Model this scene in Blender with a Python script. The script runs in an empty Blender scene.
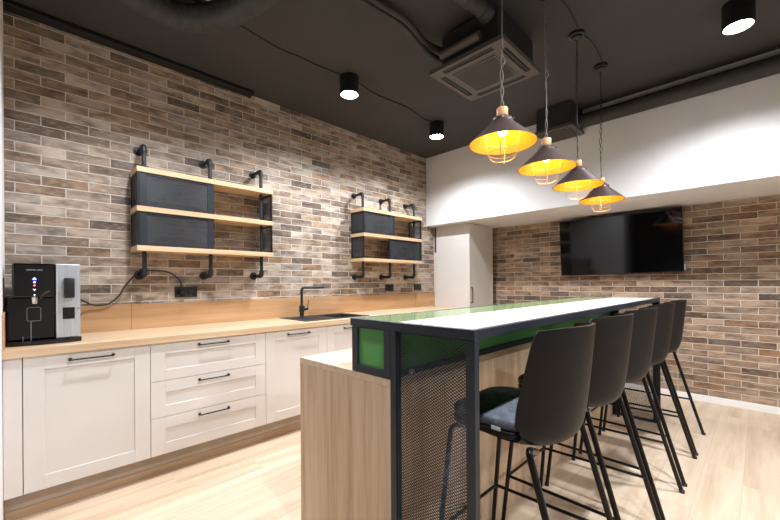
import bpy, bmesh, math, random, mathutils
from mathutils import Vector, Matrix
random.seed(7)
C = bpy.context.scene.collection
PI = math.pi

# ------------------------------------------------------------------ materials
def lin(c):
    f = lambda v: v / 12.92 if v <= .04045 else ((v + .055) / 1.055) ** 2.4
    return tuple(f(v / 255.0) for v in c) + (1.0,)

class NT:
    def __init__(s, name):
        s.m = bpy.data.materials.new(name); s.m.use_nodes = True
        s.t = s.m.node_tree; s.t.nodes.clear()
        s.out = s.n('ShaderNodeOutputMaterial')
        s.b = s.n('ShaderNodeBsdfPrincipled'); s.l(s.b.outputs[0], s.out.inputs[0])
    def n(s, k, **kw):
        o = s.t.nodes.new(k)
        for a, v in kw.items(): setattr(o, a, v)
        return o
    def l(s, a, b): s.t.links.new(a, b)
    def math(s, op, a, b=None, c=None):
        o = s.n('ShaderNodeMath', operation=op)
        for i, v in enumerate((a, b, c)):
            if v is None: continue
            if isinstance(v, (int, float)): o.inputs[i].default_value = v
            else: s.l(v, o.inputs[i])
        return o.outputs[0]
    def ramp(s, fac, stops, interp='LINEAR'):
        o = s.n('ShaderNodeValToRGB'); r = o.color_ramp; r.interpolation = interp
        while len(r.elements) < len(stops): r.elements.new(.5)
        for e, (p, c) in zip(r.elements, stops): e.position = p; e.color = lin(c)
        s.l(fac, o.inputs[0]); return o.outputs[0]
    def mix(s, fac, a, b, mode='MIX'):
        o = s.n('ShaderNodeMix', data_type='RGBA', blend_type=mode)
        for i, v in ((0, fac), (6, a), (7, b)):
            if isinstance(v, (int, float)): o.inputs[i].default_value = v
            elif isinstance(v, tuple): o.inputs[i].default_value = v
            else: s.l(v, o.inputs[i])
        return o.outputs[2]
    def coord(s, sc=(1, 1, 1), loc=(0, 0, 0)):
        t = s.n('ShaderNodeTexCoord'); mp = s.n('ShaderNodeMapping')
        mp.inputs['Scale'].default_value = sc; mp.inputs['Location'].default_value = loc
        s.l(t.outputs['Object'], mp.inputs[0]); return mp.outputs[0]
    def noise(s, vec, scale, detail=3, rough=.5):
        o = s.n('ShaderNodeTexNoise'); o.inputs['Scale'].default_value = scale
        o.inputs['Detail'].default_value = detail; o.inputs['Roughness'].default_value = rough
        s.l(vec, o.inputs['Vector']); return o.outputs['Fac']
    def bump(s, h, strength, dist=.002):
        o = s.n('ShaderNodeBump'); o.inputs['Strength'].default_value = strength
        o.inputs['Distance'].default_value = dist
        s.l(h, o.inputs['Height']); s.l(o.outputs[0], s.b.inputs['Normal'])

def paint(name, c, rough=.5, metal=0., var=.06, scale=6, bump=0., coat=0., spec=.5, aniso=None):
    k = NT(name)
    v = k.coord(aniso or (1, 1, 1)); f = k.noise(v, scale, 4)
    lo = tuple(max(0, x * (1 - var)) for x in c); hi = tuple(min(255, x * (1 + var)) for x in c)
    k.l(k.ramp(f, [(.3, lo), (.7, hi)]), k.b.inputs['Base Color'])
    k.b.inputs['Roughness'].default_value = rough; k.b.inputs['Metallic'].default_value = metal
    k.b.inputs['Coat Weight'].default_value = coat; k.b.inputs['Specular IOR Level'].default_value = spec
    if bump: k.bump(k.noise(v, scale * 40, 2), bump, .001)
    return k.m

def glow(name, c, strength, base=(255, 255, 255)):
    k = NT(name); v = k.coord(); f = k.noise(v, 3, 1)
    k.l(k.ramp(f, [(0, base), (1, base)]), k.b.inputs['Base Color'])
    k.b.inputs['Emission Color'].default_value = c + (1,) if len(c) == 3 else c
    k.b.inputs['Emission Strength'].default_value = strength
    return k.m

def wood(name, cols, axis, rough=.45, sc=1.0, bump=.08, pores=True):
    """streaky wood with the grain along one axis"""
    k = NT(name)
    s = [14 * sc] * 3; s[axis] = .9 * sc
    v = k.coord(tuple(s)); f = k.noise(v, 1.0, 6, .62)
    s2 = [60 * sc] * 3; s2[axis] = 1.6 * sc
    g = k.noise(k.coord(tuple(s2)), 1.0, 3, .6)
    mixf = k.math('ADD', k.math('MULTIPLY', f, .72), k.math('MULTIPLY', g, .28))
    col = k.ramp(mixf, [(.30, cols[0]), (.5, cols[1]), (.70, cols[2])])
    k.l(col, k.b.inputs['Base Color']); k.b.inputs['Roughness'].default_value = rough
    if bump: k.bump(g, bump, .001)
    return k.m

def bricks(name, ax, off, zoff, light_tint=(1, 1, 1)):
    """long thin brick tiles in running bond; ax 0 runs along x, 1 along y"""
    L, H, J = .2425, .0648, .0050
    k = NT(name); t = k.n('ShaderNodeTexCoord'); sp = k.n('ShaderNodeSeparateXYZ')
    k.l(t.outputs['Object'], sp.inputs[0])
    u0 = sp.outputs[ax]; z = sp.outputs[2]
    r = k.math('DIVIDE', k.math('SUBTRACT', z, zoff), H); row = k.math('FLOOR', r); fr = k.math('FRACT', r)
    odd = k.math('MULTIPLY', k.math('FLOORED_MODULO', row, 2.0), .5)
    uu = k.math('ADD', k.math('DIVIDE', k.math('SUBTRACT', u0, off), L), odd)
    col = k.math('FLOOR', uu); fu = k.math('FRACT', uu)
    wob = k.math('MULTIPLY', k.math('SUBTRACT', k.noise(k.coord((1, 1, 1)), 40, 2), .5), .012)
    du = k.math('MULTIPLY', k.math('SUBTRACT', .5, k.math('ABSOLUTE', k.math('SUBTRACT', fu, .5))), L)
    dz = k.math('MULTIPLY', k.math('SUBTRACT', .5, k.math('ABSOLUTE', k.math('SUBTRACT', fr, .5))), H)
    d = k.math('ADD', k.math('MINIMUM', du, dz), k.math('MULTIPLY', wob, .12))
    mask = k.n('ShaderNodeMapRange'); mask.interpolation_type = 'SMOOTHSTEP'
    mask.inputs['From Min'].default_value = J / 2 - .0008; mask.inputs['From Max'].default_value = J / 2 + .0012
    k.l(d, mask.inputs['Value']); mk = mask.outputs[0]
    idv = k.n('ShaderNodeCombineXYZ'); k.l(col, idv.inputs[0]); k.l(row, idv.inputs[1])
    wn = k.n('ShaderNodeTexWhiteNoise', noise_dimensions='3D'); k.l(idv.outputs[0], wn.inputs['Vector'])
    rnd = wn.outputs['Value']; rc = wn.outputs['Color']
    base = k.ramp(rnd, [(0, (94, 80, 69)), (.12, (150, 132, 116)), (.3, (180, 163, 147)), (.45, (162, 152, 145)), (.58, (194, 179, 164)),
                        (.7, (146, 137, 130)), (.82, (174, 149, 124)), (.93, (100, 92, 87)), (1, (158, 128, 100))])
    # inside one tile: cloudy streaks along the length, offset per tile
    sc = [6, 6, 20]; mp = k.n('ShaderNodeMapping'); mp.inputs['Scale'].default_value = (sc[0], sc[1], sc[2])
    ad = k.n('ShaderNodeVectorMath', operation='ADD'); k.l(t.outputs['Object'], ad.inputs[0])
    sv = k.n('ShaderNodeVectorMath', operation='SCALE'); k.l(rc, sv.inputs[0]); sv.inputs['Scale'].default_value = 9.0
    k.l(sv.outputs[0], ad.inputs[1]); k.l(ad.outputs[0], mp.inputs[0])
    n1 = k.noise(mp.outputs[0], 1.0, 3, .5); n2 = k.noise(mp.outputs[0], 4.0, 3, .6)
    cloud = k.ramp(n1, [(.3, (132, 121, 114)), (.48, (216, 208, 200)), (.62, (255, 253, 249))])
    c1 = k.mix(.85, base, cloud, 'MULTIPLY')
    pale = k.ramp(n2, [(.52, (0, 0, 0)), (.75, (255, 255, 255))])
    c2 = k.mix(k.math('MULTIPLY', pale, .28), c1, lin((206, 192, 178)))
    mort = k.ramp(n2, [(.3, (186, 175, 164)), (.7, (208, 199, 188))])
    c2 = k.mix(1.0, c2, light_tint + (1,), 'MULTIPLY')
    k.l(k.mix(mk, mort, c2), k.b.inputs['Base Color'])
    k.b.inputs['Roughness'].default_value = .62
    h = k.math('ADD', mk, k.math('MULTIPLY', n2, .35))
    k.bump(h, .5, .003)
    return k.m

def planks(name):
    """pale oak vinyl planks running towards the back wall"""
    W, L = .19, 1.25
    k = NT(name); t = k.n('ShaderNodeTexCoord'); sp = k.n('ShaderNodeSeparateXYZ'); k.l(t.outputs['Object'], sp.inputs[0])
    a = k.math('DIVIDE', sp.outputs[0], W); row = k.math('FLOOR', a); fa = k.math('FRACT', a)
    w1 = k.n('ShaderNodeTexWhiteNoise', noise_dimensions='1D'); k.l(row, w1.inputs['W'])
    b = k.math('ADD', k.math('DIVIDE', sp.outputs[1], L), k.math('MULTIPLY', w1.outputs['Value'], 3.0))
    col = k.math('FLOOR', b); fb = k.math('FRACT', b)
    cid = k.n('ShaderNodeCombineXYZ'); k.l(row, cid.inputs[0]); k.l(col, cid.inputs[1])
    w2 = k.n('ShaderNodeTexWhiteNoise', noise_dimensions='3D'); k.l(cid.outputs[0], w2.inputs['Vector'])
    mp = k.n('ShaderNodeMapping'); mp.inputs['Scale'].default_value = (13, .9, 1)
    ad = k.n('ShaderNodeVectorMath', operation='ADD'); sv = k.n('ShaderNodeVectorMath', operation='SCALE')
    k.l(w2.outputs['Color'], sv.inputs[0]); sv.inputs['Scale'].default_value = 7.0
    k.l(t.outputs['Object'], ad.inputs[0]); k.l(sv.outputs[0], ad.inputs[1]); k.l(ad.outputs[0], mp.inputs[0])
    f = k.noise(mp.outputs[0], 1.0, 6, .65)
    c = k.ramp(f, [(.28, (196, 172, 146)), (.5, (218, 198, 173)), (.72, (230, 214, 193))])
    tint = k.ramp(w2.outputs['Value'], [(0, (236, 230, 224)), (1, (255, 255, 255))])
    c = k.mix(1.0, c, tint, 'MULTIPLY')
    dx = k.math('MULTIPLY', k.math('SUBTRACT', .5, k.math('ABSOLUTE', k.math('SUBTRACT', fa, .5))), W)
    dy = k.math('MULTIPLY', k.math('SUBTRACT', .5, k.math('ABSOLUTE', k.math('SUBTRACT', fb, .5))), L)
    seam = k.math('LESS_THAN', k.math('MINIMUM', dx, dy), .0011)
    c = k.mix(k.math('MULTIPLY', seam, .45), c, lin((150, 122, 94)))
    k.l(c, k.b.inputs['Base Color']); k.b.inputs['Roughness'].default_value = .38
    k.bump(k.math('SUBTRACT', k.math('MULTIPLY', f, .3), seam), .12, .001)
    return k.m

def felt(name, c):
    k = NT(name); v = k.coord(); f = k.noise(v, 260, 3, .7); g = k.noise(v, 35, 3)
    a = k.math('ADD', k.math('MULTIPLY', f, .7), k.math('MULTIPLY', g, .3))
    k.l(k.ramp(a, [(.3, tuple(x * .55 for x in c)), (.5, c), (.7, tuple(min(255, x * 1.5) for x in c))]), k.b.inputs['Base Color'])
    k.b.inputs['Roughness'].default_value = .95; k.b.inputs['Specular IOR Level'].default_value = .15
    k.bump(f, .5, .001); return k.m

M = {
 'brick_l': bricks('brick_tiles_kitchen', 1, -4.813, .0690),
 'brick_b': bricks('brick_tiles_screen_warm_lit', 0, 3.054 + .12, .0710, (.92, .82, .71)),  # same tiles as the kitchen wall; warmer, dimmer light painted in as a tint
 'floor': planks('oak_floor'),
 'ceil': paint('charcoal_ceiling', (53, 51, 50), .85, var=.05, scale=2, bump=.15),
 'white': paint('white_wall', (220, 218, 219), .7, var=.015, scale=3),
 'white2': paint('white_trim', (236, 233, 230), .5, var=.01),
 'grey': paint('dim_wall', (96, 94, 96), .8, var=.03),
 'cab': paint('cabinet_lacquer', (205, 200, 195), .42, var=.012, scale=3),
 'carcass': paint('cabinet_carcass', (198, 192, 188), .55, var=.02),
 'plinth': paint('plinth_laminate', (158, 144, 130), .35, var=.05),
 'oak': wood('worktop_oak', ((176, 146, 114), (198, 170, 138), (214, 190, 162)), 1, .42, 1.5),
 'oak_y': wood('backsplash_oak', ((146, 108, 72), (178, 138, 98), (196, 158, 120)), 1, .4, 1.0),
 'oak_s': wood('shelf_oak', ((176, 142, 106), (198, 166, 130), (212, 184, 150)), 1, .45),
 'oak_v': wood('island_oak', ((170, 138, 106), (208, 180, 150), (222, 200, 173)), 2, .5, 1.25),
 'oak_t': wood('island_oak_top', ((196, 168, 138), (212, 188, 160), (222, 202, 176)), 1, .45, 1.6),
 'strip': wood('floor_strip_oak', ((138, 114, 90), (160, 134, 108), (174, 150, 124)), 1, .5),
 'navy': paint('powder_coat_navy', (38, 44, 54), .45, .2, var=.06),
 'black': paint('matt_black_metal', (38, 36, 36), .42, .55, var=.08),
 'navyd': paint('shelf_frame_navy', (36, 41, 48), .45, .3),
 'meshg': paint('shelf_mesh_grey', (60, 62, 65), .5, .3, var=.05),
 'leg': paint('stool_leg_black', (27, 25, 24), .28, .5, var=.06),
 'pipe': paint('iron_pipe', (46, 47, 50), .45, .55, var=.12, scale=30),
 'green': paint('green_panel', (86, 158, 84), .4, var=.03, spec=.35),
 'green_sheen': paint('green_top_painted_sheen', (130, 158, 112), .1, var=.03),  # paler than the green panels: reflected wall light painted into the base colour
 'wtop': paint('white_worktop', (244, 240, 236), .22, var=.008, coat=.2),
 'shell': paint('stool_plastic', (19, 16, 15), .5, spec=.3, var=.05, scale=10, bump=.05),
 'felt': felt('stool_felt', (88, 92, 100)),
 'tag': paint('tag_cloth', (205, 205, 205), .7),
 'sink': paint('sink_granite', (42, 40, 40), .5, var=.25, scale=120),
 'tap': paint('tap_black', (40, 40, 43), .35, .3, var=.06),
 'tv': paint('tv_glass', (9, 9, 11), .06, var=.1, spec=.4),
 'tvb': paint('tv_bezel', (20, 20, 22), .3, var=.05),
 'gloss': paint('gloss_black', (8, 8, 9), .06, var=.1),
 'dark': paint('dark_plastic', (17, 17, 18), .4, var=.08),
 'steel': paint('brushed_steel', (196, 202, 208), .34, .75, var=.05, scale=4, aniso=(1, 30, .6)),
 'chrome': paint('chrome', (225, 225, 225), .15, 1., var=.02),
 'clear': paint('cup_plastic', (120, 124, 126), .25, var=.05),
 'duct': paint('duct_charcoal', (50, 48, 47), .75, .05, var=.12, scale=25, bump=.2),
 'acp': paint('cassette_panel', (78, 71, 67), .6, var=.04),
 'acb': paint('cassette_body', (42, 44, 46), .6, .2, var=.08),
 'grille': paint('intake_grille', (66, 61, 58), .6, var=.06),
 'slot': paint('slot_dark', (12, 12, 12), .6, var=.05),
 'shade': paint('shade_bronze', (70, 56, 52), .4, .35, var=.08),
 'gold': paint('shade_gold', (255, 176, 20), .38, .25, var=.03),
 'capw': wood('lamp_cap_wood', ((168, 112, 62), (196, 140, 88), (214, 164, 112)), 2, .45, 3),
 'cage': paint('cage_wire', (196, 178, 150), .35, .5, var=.05),
 'cord': paint('cord_black', (38, 35, 34), .7, var=.1),
 'cordl': paint('cord_grey', (112, 106, 102), .7, var=.1),
 'white_p': paint('white_plastic', (224, 224, 224), .4, var=.02),
 'lens': glow('downlight_lens', (1.0, .98, .95), 30.0),
 'bulb': glow('warm_bulb', (1.0, .5, .13), 130.0),
 'ico_b': glow('icon_blue', (.25, .3, 1.0), 6.0, (120, 120, 255)),
 'ico_r': glow('icon_red', (1.0, .22, .25), 2.2, (200, 60, 60)),
 'ico_w': glow('icon_white', (.9, .9, .95), .9, (200, 200, 200)),
 'print': paint('print_grey', (150, 148, 150), .5),
}

# ------------------------------------------------------------------ mesh helpers
def new(): return bmesh.new()
def merge(bm, other):
    me = bpy.data.meshes.new('tmp'); other.to_mesh(me); other.free(); bm.from_mesh(me); bpy.data.meshes.remove(me)
def box(bm, x0, x1, y0, y1, z0, z1, bev=0., seg=2):
    b = bmesh.new(); bmesh.ops.create_cube(b, size=1)
    x0, x1 = min(x0, x1), max(x0, x1); y0, y1 = min(y0, y1), max(y0, y1); z0, z1 = min(z0, z1), max(z0, z1)
    for v in b.verts:
        v.co = Vector((x0 + (v.co.x + .5) * (x1 - x0), y0 + (v.co.y + .5) * (y1 - y0), z0 + (v.co.z + .5) * (z1 - z0)))
    if bev: bmesh.ops.bevel(b, geom=b.edges[:], offset=min(bev, .45 * min(x1 - x0, y1 - y0, z1 - z0)), segments=seg, affect='EDGES', profile=.5)
    merge(bm, b); return bm
def B(*a, **k): return box(new(), *a, **k)
def frames(pts, closed=False):
    n = len(pts); T = []
    for i in range(n):
        a = pts[(i - 1) % n] if (closed or i > 0) else pts[i]; b = pts[(i + 1) % n] if (closed or i < n - 1) else pts[i]
        T.append((b - a).normalized())
    up = Vector((0, 0, 1)) if abs(T[0].z) < .9 else Vector((1, 0, 0))
    N = (up - T[0] * up.dot(T[0])).normalized(); out = []
    for t in T:
        N = (N - t * N.dot(t)); N = N.normalized() if N.length > 1e-6 else t.orthogonal().normalized()
        out.append((t, N, t.cross(N)))
    return out
def tube(bm, pts, r, seg=10, closed=False, cap=True):
    pts = [Vector(p) for p in pts]; fr = frames(pts, closed); rings = []
    for i, (p, (t, n, b)) in enumerate(zip(pts, fr)):
        rr = r[i] if isinstance(r, (list, tuple)) else r
        rings.append([bm.verts.new(p + (n * math.cos(2 * PI * k / seg) + b * math.sin(2 * PI * k / seg)) * rr) for k in range(seg)])
    m = len(rings)
    for i in range(m if closed else m - 1):
        A, D = rings[i], rings[(i + 1) % m]
        for k in range(seg): bm.faces.new((A[k], A[(k + 1) % seg], D[(k + 1) % seg], D[k]))
    if cap and not closed:
        bm.faces.new(rings[0][::-1]); bm.faces.new(rings[-1])
    return bm
def arc(pts, rad=.02, n=6):
    """round the corners of a polyline"""
    P = [Vector(p) for p in pts]; out = [P[0]]
    for i in range(1, len(P) - 1):
        a, b, c = P[i - 1], P[i], P[i + 1]; d1 = (a - b); d2 = (c - b)
        q = min(rad, d1.length * .45, d2.length * .45); s = b + d1.normalized() * q; e = b + d2.normalized() * q
        for k in range(n + 1):
            t = k / n; out.append(s * (1 - t) ** 2 + b * 2 * t * (1 - t) + e * t * t)
    out.append(P[-1]); return out
def smooth_path(pts, n=8):
    P = [Vector(p) for p in pts]; out = []
    for i in range(len(P) - 1):
        p0 = P[max(i - 1, 0)]; p1 = P[i]; p2 = P[i + 1]; p3 = P[min(i + 2, len(P) - 1)]
        for k in range(n):
            t = k / n
            out.append(.5 * ((2 * p1) + (p2 - p0) * t + (2 * p0 - 5 * p1 + 4 * p2 - p3) * t * t + (3 * p1 - p0 - 3 * p2 + p3) * t ** 3))
    out.append(P[-1]); return out
def lathe(bm, prof, c, seg=32, axis=2):
    """prof: (radius, height) pairs turned about an axis through c"""
    c = Vector(c); rings = []
    def pt(r, h, a):
        u, v = r * math.cos(a), r * math.sin(a)
        return c + (Vector((u, v, h)) if axis == 2 else Vector((h, u, v)) if axis == 0 else Vector((u, h, v)))
    for r, h in prof:
        rings.append([bm.verts.new(pt(0, h, 0))] if r < 1e-6 else [bm.verts.new(pt(r, h, 2 * PI * k / seg)) for k in range(seg)])
    for A, D in zip(rings, rings[1:]):
        for k in range(seg):
            q = [A[k % len(A)], A[(k + 1) % len(A)], D[(k + 1) % len(D)], D[k % len(D)]]
            q = list(dict.fromkeys(q))
            if len(q) > 2: bm.faces.new(q)
    return bm
def cyl(bm, c, r, h, axis=2, seg=24): return lathe(bm, [(0, 0), (r, 0), (r, h), (0, h)], c, seg, axis)
def lattice(bm, plane, c0, u0, u1, v0, v1, pu, pv, w, th):
    """expanded-metal mesh: two families of slanting strands with real thickness, clipped to a rectangle.
    plane 'x': u is y, v is z at x=c0; plane 'y': u is x, v is z at y=c0"""
    def P(u, v, d): return Vector((c0 + d, u, v)) if plane == 'x' else Vector((u, c0 + d, v))
    sl = pv / pu
    for sgn in (1, -1):
        n = int(((v1 - v0) + (u1 - u0) * sl) / pv) + 2
        for i in range(n):
            b = v0 + i * pv - ((u1 - u0) * sl if sgn > 0 else 0)   # v at u0
            f = lambda u: b + sgn * sl * (u - u0)
            ua, ub = u0, u1
            if sgn > 0:
                ua = max(ua, u0 + (v0 - b) / sl); ub = min(ub, u0 + (v1 - b) / sl)
            else:
                ua = max(ua, u0 + (b - v1) / sl); ub = min(ub, u0 + (b - v0) / sl)
            if ub - ua < .002: continue
            hw = w * .5 * math.hypot(1, sl); vs = []
            for d in (-th / 2, th / 2):
                for u in (ua, ub):
                    for e in (-hw, hw): vs.append(bm.verts.new(P(u, min(max(f(u) + e, v0), v1), d + sgn * th * .2)))
            a = vs
            for q in ((0, 1, 3, 2), (4, 6, 7, 5), (0, 2, 6, 4), (1, 5, 7, 3), (0, 4, 5, 1), (2, 3, 7, 6)):
                bm.faces.new([a[x] for x in q])
    return bm
def rect_frame(bm, plane, c0, c1, u0, u1, v0, v1, w, bev=.001):
    f = (lambda a, b, c, d: box(bm, c0, c1, a, b, c, d, bev)) if plane == 'x' else (lambda a, b, c, d: box(bm, a, b, c0, c1, c, d, bev))
    f(u0, u0 + w, v0, v1); f(u1 - w, u1, v0, v1); f(u0 + w, u1 - w, v0, v0 + w); f(u0 + w, u1 - w, v1 - w, v1)
    return bm

def wloc(o):
    v = Vector((0, 0, 0))
    while o: v += o.location; o = o.parent
    return v
def obj(name, bm, m, parent=None, smooth=True, origin=None, angle=35):
    """link one mesh object; the vertices are given in scene coordinates"""
    base = wloc(parent) if parent else Vector((0, 0, 0))
    o = Vector(origin) if origin else base
    bmesh.ops.recalc_face_normals(bm, faces=bm.faces[:])
    bmesh.ops.translate(bm, verts=bm.verts[:], vec=-o)
    me = bpy.data.meshes.new(name); bm.to_mesh(me); bm.free()
    me.materials.append(M[m])
    if smooth:
        for p in me.polygons: p.use_smooth = True
        try: me.set_sharp_from_angle(angle=math.radians(angle))
        except Exception: pass
    ob = bpy.data.objects.new(name, me); C.objects.link(ob)
    if parent: ob.parent = parent
    ob.location = o - base
    return ob
def tag(o, label, cat, group=None):
    o['label'] = label; o['category'] = cat
    if group: o['group'] = group
    return o
def thing(name, loc, label, cat, group=None):
    o = bpy.data.objects.new(name, None); o.empty_display_size = .1; C.objects.link(o); o.location = loc
    return tag(o, label, cat, group)
def struct(name, bm, m, **k):
    o = obj(name, bm, m, **k); o['kind'] = 'structure'; return o
def copy_tree(o, parent=None):
    c = o.copy(); C.objects.link(c)
    if parent: c.parent = parent
    for ch in list(o.children): copy_tree(ch, c)
    return c

# ------------------------------------------------------------------ the setting
HC, YS, HS = 2.97, -.877, 2.02
XR, YR = 7.2, -7.6
struct('floor', B(-.1, XR, YR, .1, -.1, 0), 'floor', smooth=False)
struct('ceiling', B(-.1, XR, YR, .1, HC, HC + .1), 'ceil', smooth=False)
struct('wall_left', B(-.1, 0, YR, .1, 0, HC), 'brick_l', smooth=False)
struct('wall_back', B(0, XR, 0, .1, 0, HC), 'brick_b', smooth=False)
struct('wall_back_bulkhead', B(0, XR, YS, 0, HS, HC), 'white', smooth=False)
struct('wall_right', B(XR, XR + .1, YR, .1, 0, HC), 'white', smooth=False)
struct('wall_rear', B(-.1, XR, YR - .1, YR, 0, HC), 'grey', smooth=False)
struct('wall_near', B(0, 1.15, -5.12, -4.9808, 0, HC), 'white', smooth=False)
struct('trim_1', B(1.15, 1.24, -5.14, -4.981, 0, HC, bev=.004), 'grey', smooth=False)
struct('baseboard_back', B(.62, XR, -.014, 0, 0, .068, bev=.004), 'white2', smooth=False)

# ------------------------------------------------------------------ kitchen run on the brick wall
Y0, Y1, CT = -4.98, -.722, .9
# worktop with the cut-out for the sink
wk = thing('worktop', (0, Y0, CT), 'long light oak kitchen worktop running along the brick wall over the white cabinets', 'worktop')
bm = new(); SX0, SX1, SY0, SY1 = .062, .5, -3.12, -2.44
box(bm, .002, .618, Y0, SY0, .86, CT); box(bm, .002, .618, SY1, Y1, .86, CT)
box(bm, .002, SX0, SY0, SY1, .86, CT); box(bm, SX1, .618, SY0, SY1, .86, CT)
bmesh.ops.remove_doubles(bm, verts=bm.verts[:], dist=.0005)
obj('slab', bm, 'oak', wk, smooth=False)
bs = thing('backsplash', (0, Y0, CT), 'low warm oak backsplash board behind the worktop under the brick tiles', 'backsplash')
SEAMS = [Y0 + .004, -4.33, -1.14, Y1]
for a, b in zip(SEAMS, SEAMS[1:]):
    obj('board', B(.002, .02, a, b - .0015, CT + .0005, 1.0885, bev=.001), 'oak_y', bs, smooth=False)
tag(obj('end_board', B(.021, .6, Y0 - .0005, Y0 + .0075, CT + .0005, 1.0885, bev=.001), 'oak_y', smooth=False, origin=(.3, Y0, CT)), 'short oak return board on the end wall behind the drinks machine', 'backsplash')

def bar_handle(parent, yc, z, half=.097, x=.6):
    h = new()
    tube(h, arc([(x, yc - half, z), (x + .028, yc - half, z), (x + .028, yc - half * .9, z), (x + .028, yc + half * .9, z), (x + .028, yc + half, z), (x, yc + half, z)], .012, 4), .0048, 8)
    lathe(h, [(0, 0), (.009, 0), (.009, .004), (0, .004)], (x, yc - half, z), 14, 0); lathe(h, [(0, 0), (.009, 0), (.009, .004), (0, .004)], (x, yc + half, z), 14, 0)
    return obj('handle', h, 'black', parent)
def shaker(ya, yb, za, zb, st=.081, rt=.075, rb=.073):
    """framed front: four rails and a sunken panel"""
    f = new(); t0, t1 = .578, .6
    box(f, t0, t1, ya, ya + st, za, zb, .0012); box(f, t0, t1, yb - st, yb, za, zb, .0012)
    box(f, t0, t1, ya + st, yb - st, zb - rt, zb, .0012); box(f, t0, t1, ya + st, yb - st, za, za + rb, .0012)
    box(f, t0, t1 - .008, ya + st - .004, yb - st + .004, za + rb - .004, zb - rt + .004)
    return f
def carcass(root, ya, yb, open_front=True):
    c = new(); t = .016
    box(c, .024, .575, ya, ya + t, .14, .858); box(c, .024, .575, yb - t, yb, .14, .858)
    box(c, .024, .575, ya + t, yb - t, .14, .14 + t); box(c, .024, .034, ya + t, yb - t, .156, .858)
    obj('carcass', c, 'carcass', root, smooth=False)
G = .0015
def door_unit(ya, yb, label, hy=None):
    r = thing('base_cabinet', (.3, (ya + yb) / 2, .14), label, 'cabinet', 'white base cabinets')
    carcass(r, ya + .0006, yb - .0006)
    d = obj('door', shaker(ya + G, yb - G, .144, .857), 'cab', r, smooth=False)
    bar_handle(d, hy or (ya + yb) / 2, .82)
    return r
tag(obj('filler_panel', B(.02, .6, Y0 + .001, -4.91, .144, .858, bev=.001), 'cab', smooth=False, origin=(.3, -4.945, .144)),
    'narrow plain white filler strip under the worktop beside the end wall', 'panel')
door_unit(-4.908, -4.338, 'white framed cabinet with one wide front below the drinks machine')
r = thing('drawer_cabinet', (.3, -3.954, .14), 'white base cabinet with three stacked drawers and black handles', 'cabinet', 'white base cabinets')
carcass(r, -4.3374, -3.5716)
for a, b, hz in ((.144, .380, .346), (.383, .612, .582), (.615, .857, .822)):
    d = obj('drawer', shaker(-4.338 + G, -3.571 - G, a, b, rt=.074, rb=.07 if b < .8 else .068), 'cab', r, smooth=False)
    bar_handle(d, -3.954, hz)
door_unit(-3.571, -2.997, 'white framed cabinet under the drainer of the black sink', -3.28)
door_unit(-2.997, -2.42, 'white framed cabinet under the black sink basin, partly behind the island')
for i, ya in enumerate((-2.42, -1.853, -1.287)):
    door_unit(ya, ya + .565, ['white framed cabinet past the sink, hidden low behind the island', 'white framed cabinet behind the island, second from the tall cupboard',
                             'white framed cabinet behind the island, next to the tall cupboard'][i])
pl = tag(obj('plinth', B(.515, .53, Y0 + .001, Y1 - .002, .0, .138), 'plinth', smooth=False, origin=(.52, -2.9, 0)), 'taupe plinth board set back under the white base cabinets', 'plinth')
obj('floor_strip', B(.5302, .538, Y0 + .001, Y1 - .002, .0, .05, bev=.003), 'strip', pl, smooth=False)

# sink and tap
sk = thing('kitchen_sink', (.28, -2.8, CT), 'black granite inset sink with a drainer, sunk into the oak worktop', 'sink')
b = new(); zt = CT + .006
BX0, BX1, BY0, BY1 = .12, .47, -2.80, -2.47
box(b, .05, .52, -3.16, BY0, CT + .0005, zt, .002); box(b, .05, .52, BY1, -2.42, CT + .0005, zt, .002)
box(b, .05, BX0, BY0, BY1, CT + .0005, zt, .002); box(b, BX1, .52, BY0, BY1, CT + .0005, zt, .002)
obj('rim', b, 'sink', sk, smooth=False)
b = new()
for i in range(9): box(b, .2, .47, -3.11 + i * .031, -3.102 + i * .031, zt, zt + .002, .0008)
obj('drainer_ribs', b, 'sink', sk, smooth=False)
b = new(); t = .008
box(b, BX0, BX0 + t, BY0, BY1, .72, CT); box(b, BX1 - t, BX1, BY0, BY1, .72, CT)
box(b, BX0, BX1, BY0, BY0 + t, .72, CT); box(b, BX0, BX1, BY1 - t, BY1, .72, CT); box(b, BX0, BX1, BY0, BY1, .712, .72)
obj('basin', b, 'sink', sk, smooth=False)
obj('drain', lathe(new(), [(0, 0), (.04, 0), (.045, .004), (.02, .004), (0, .002)], (.295, -2.635, .7202), 24), 'chrome', sk)
tp = thing('tap', (.15, -2.99, zt), 'matt black kitchen tap with a tall square spout standing on the sink', 'tap')
TX, TY = .178, -2.99
obj('base', lathe(new(), [(0, 0), (.026, 0), (.026, .008), (.02, .012), (.02, .05), (.026, .055), (.026, .11), (.02, .115), (0, .115)], (TX, TY, zt), 24), 'tap', tp)
sx, sy = .33, .944
obj('spout', tube(new(), arc([(TX, TY, zt + .1), (TX, TY, 1.192), (TX + sx * .215, TY + sy * .215, 1.192)], .035, 8), .0125, 14), 'tap', tp)
lv = new(); tube(lv, [(TX + .01, TY + .01, zt + .085), (TX + .03, TY + .052, zt + .085)], .0175, 16)
tube(lv, [(TX + .028, TY + .048, zt + .095), (TX + .03, TY + .056, zt + .165)], .004, 8)
obj('lever', lv, 'tap', tp)
tc = cyl(new(), (TX + .0295, TY + .0525, zt + .085), .006, .004, 0, 12)
obj('temperature_dot', tc, 'chrome', tp)

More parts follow.
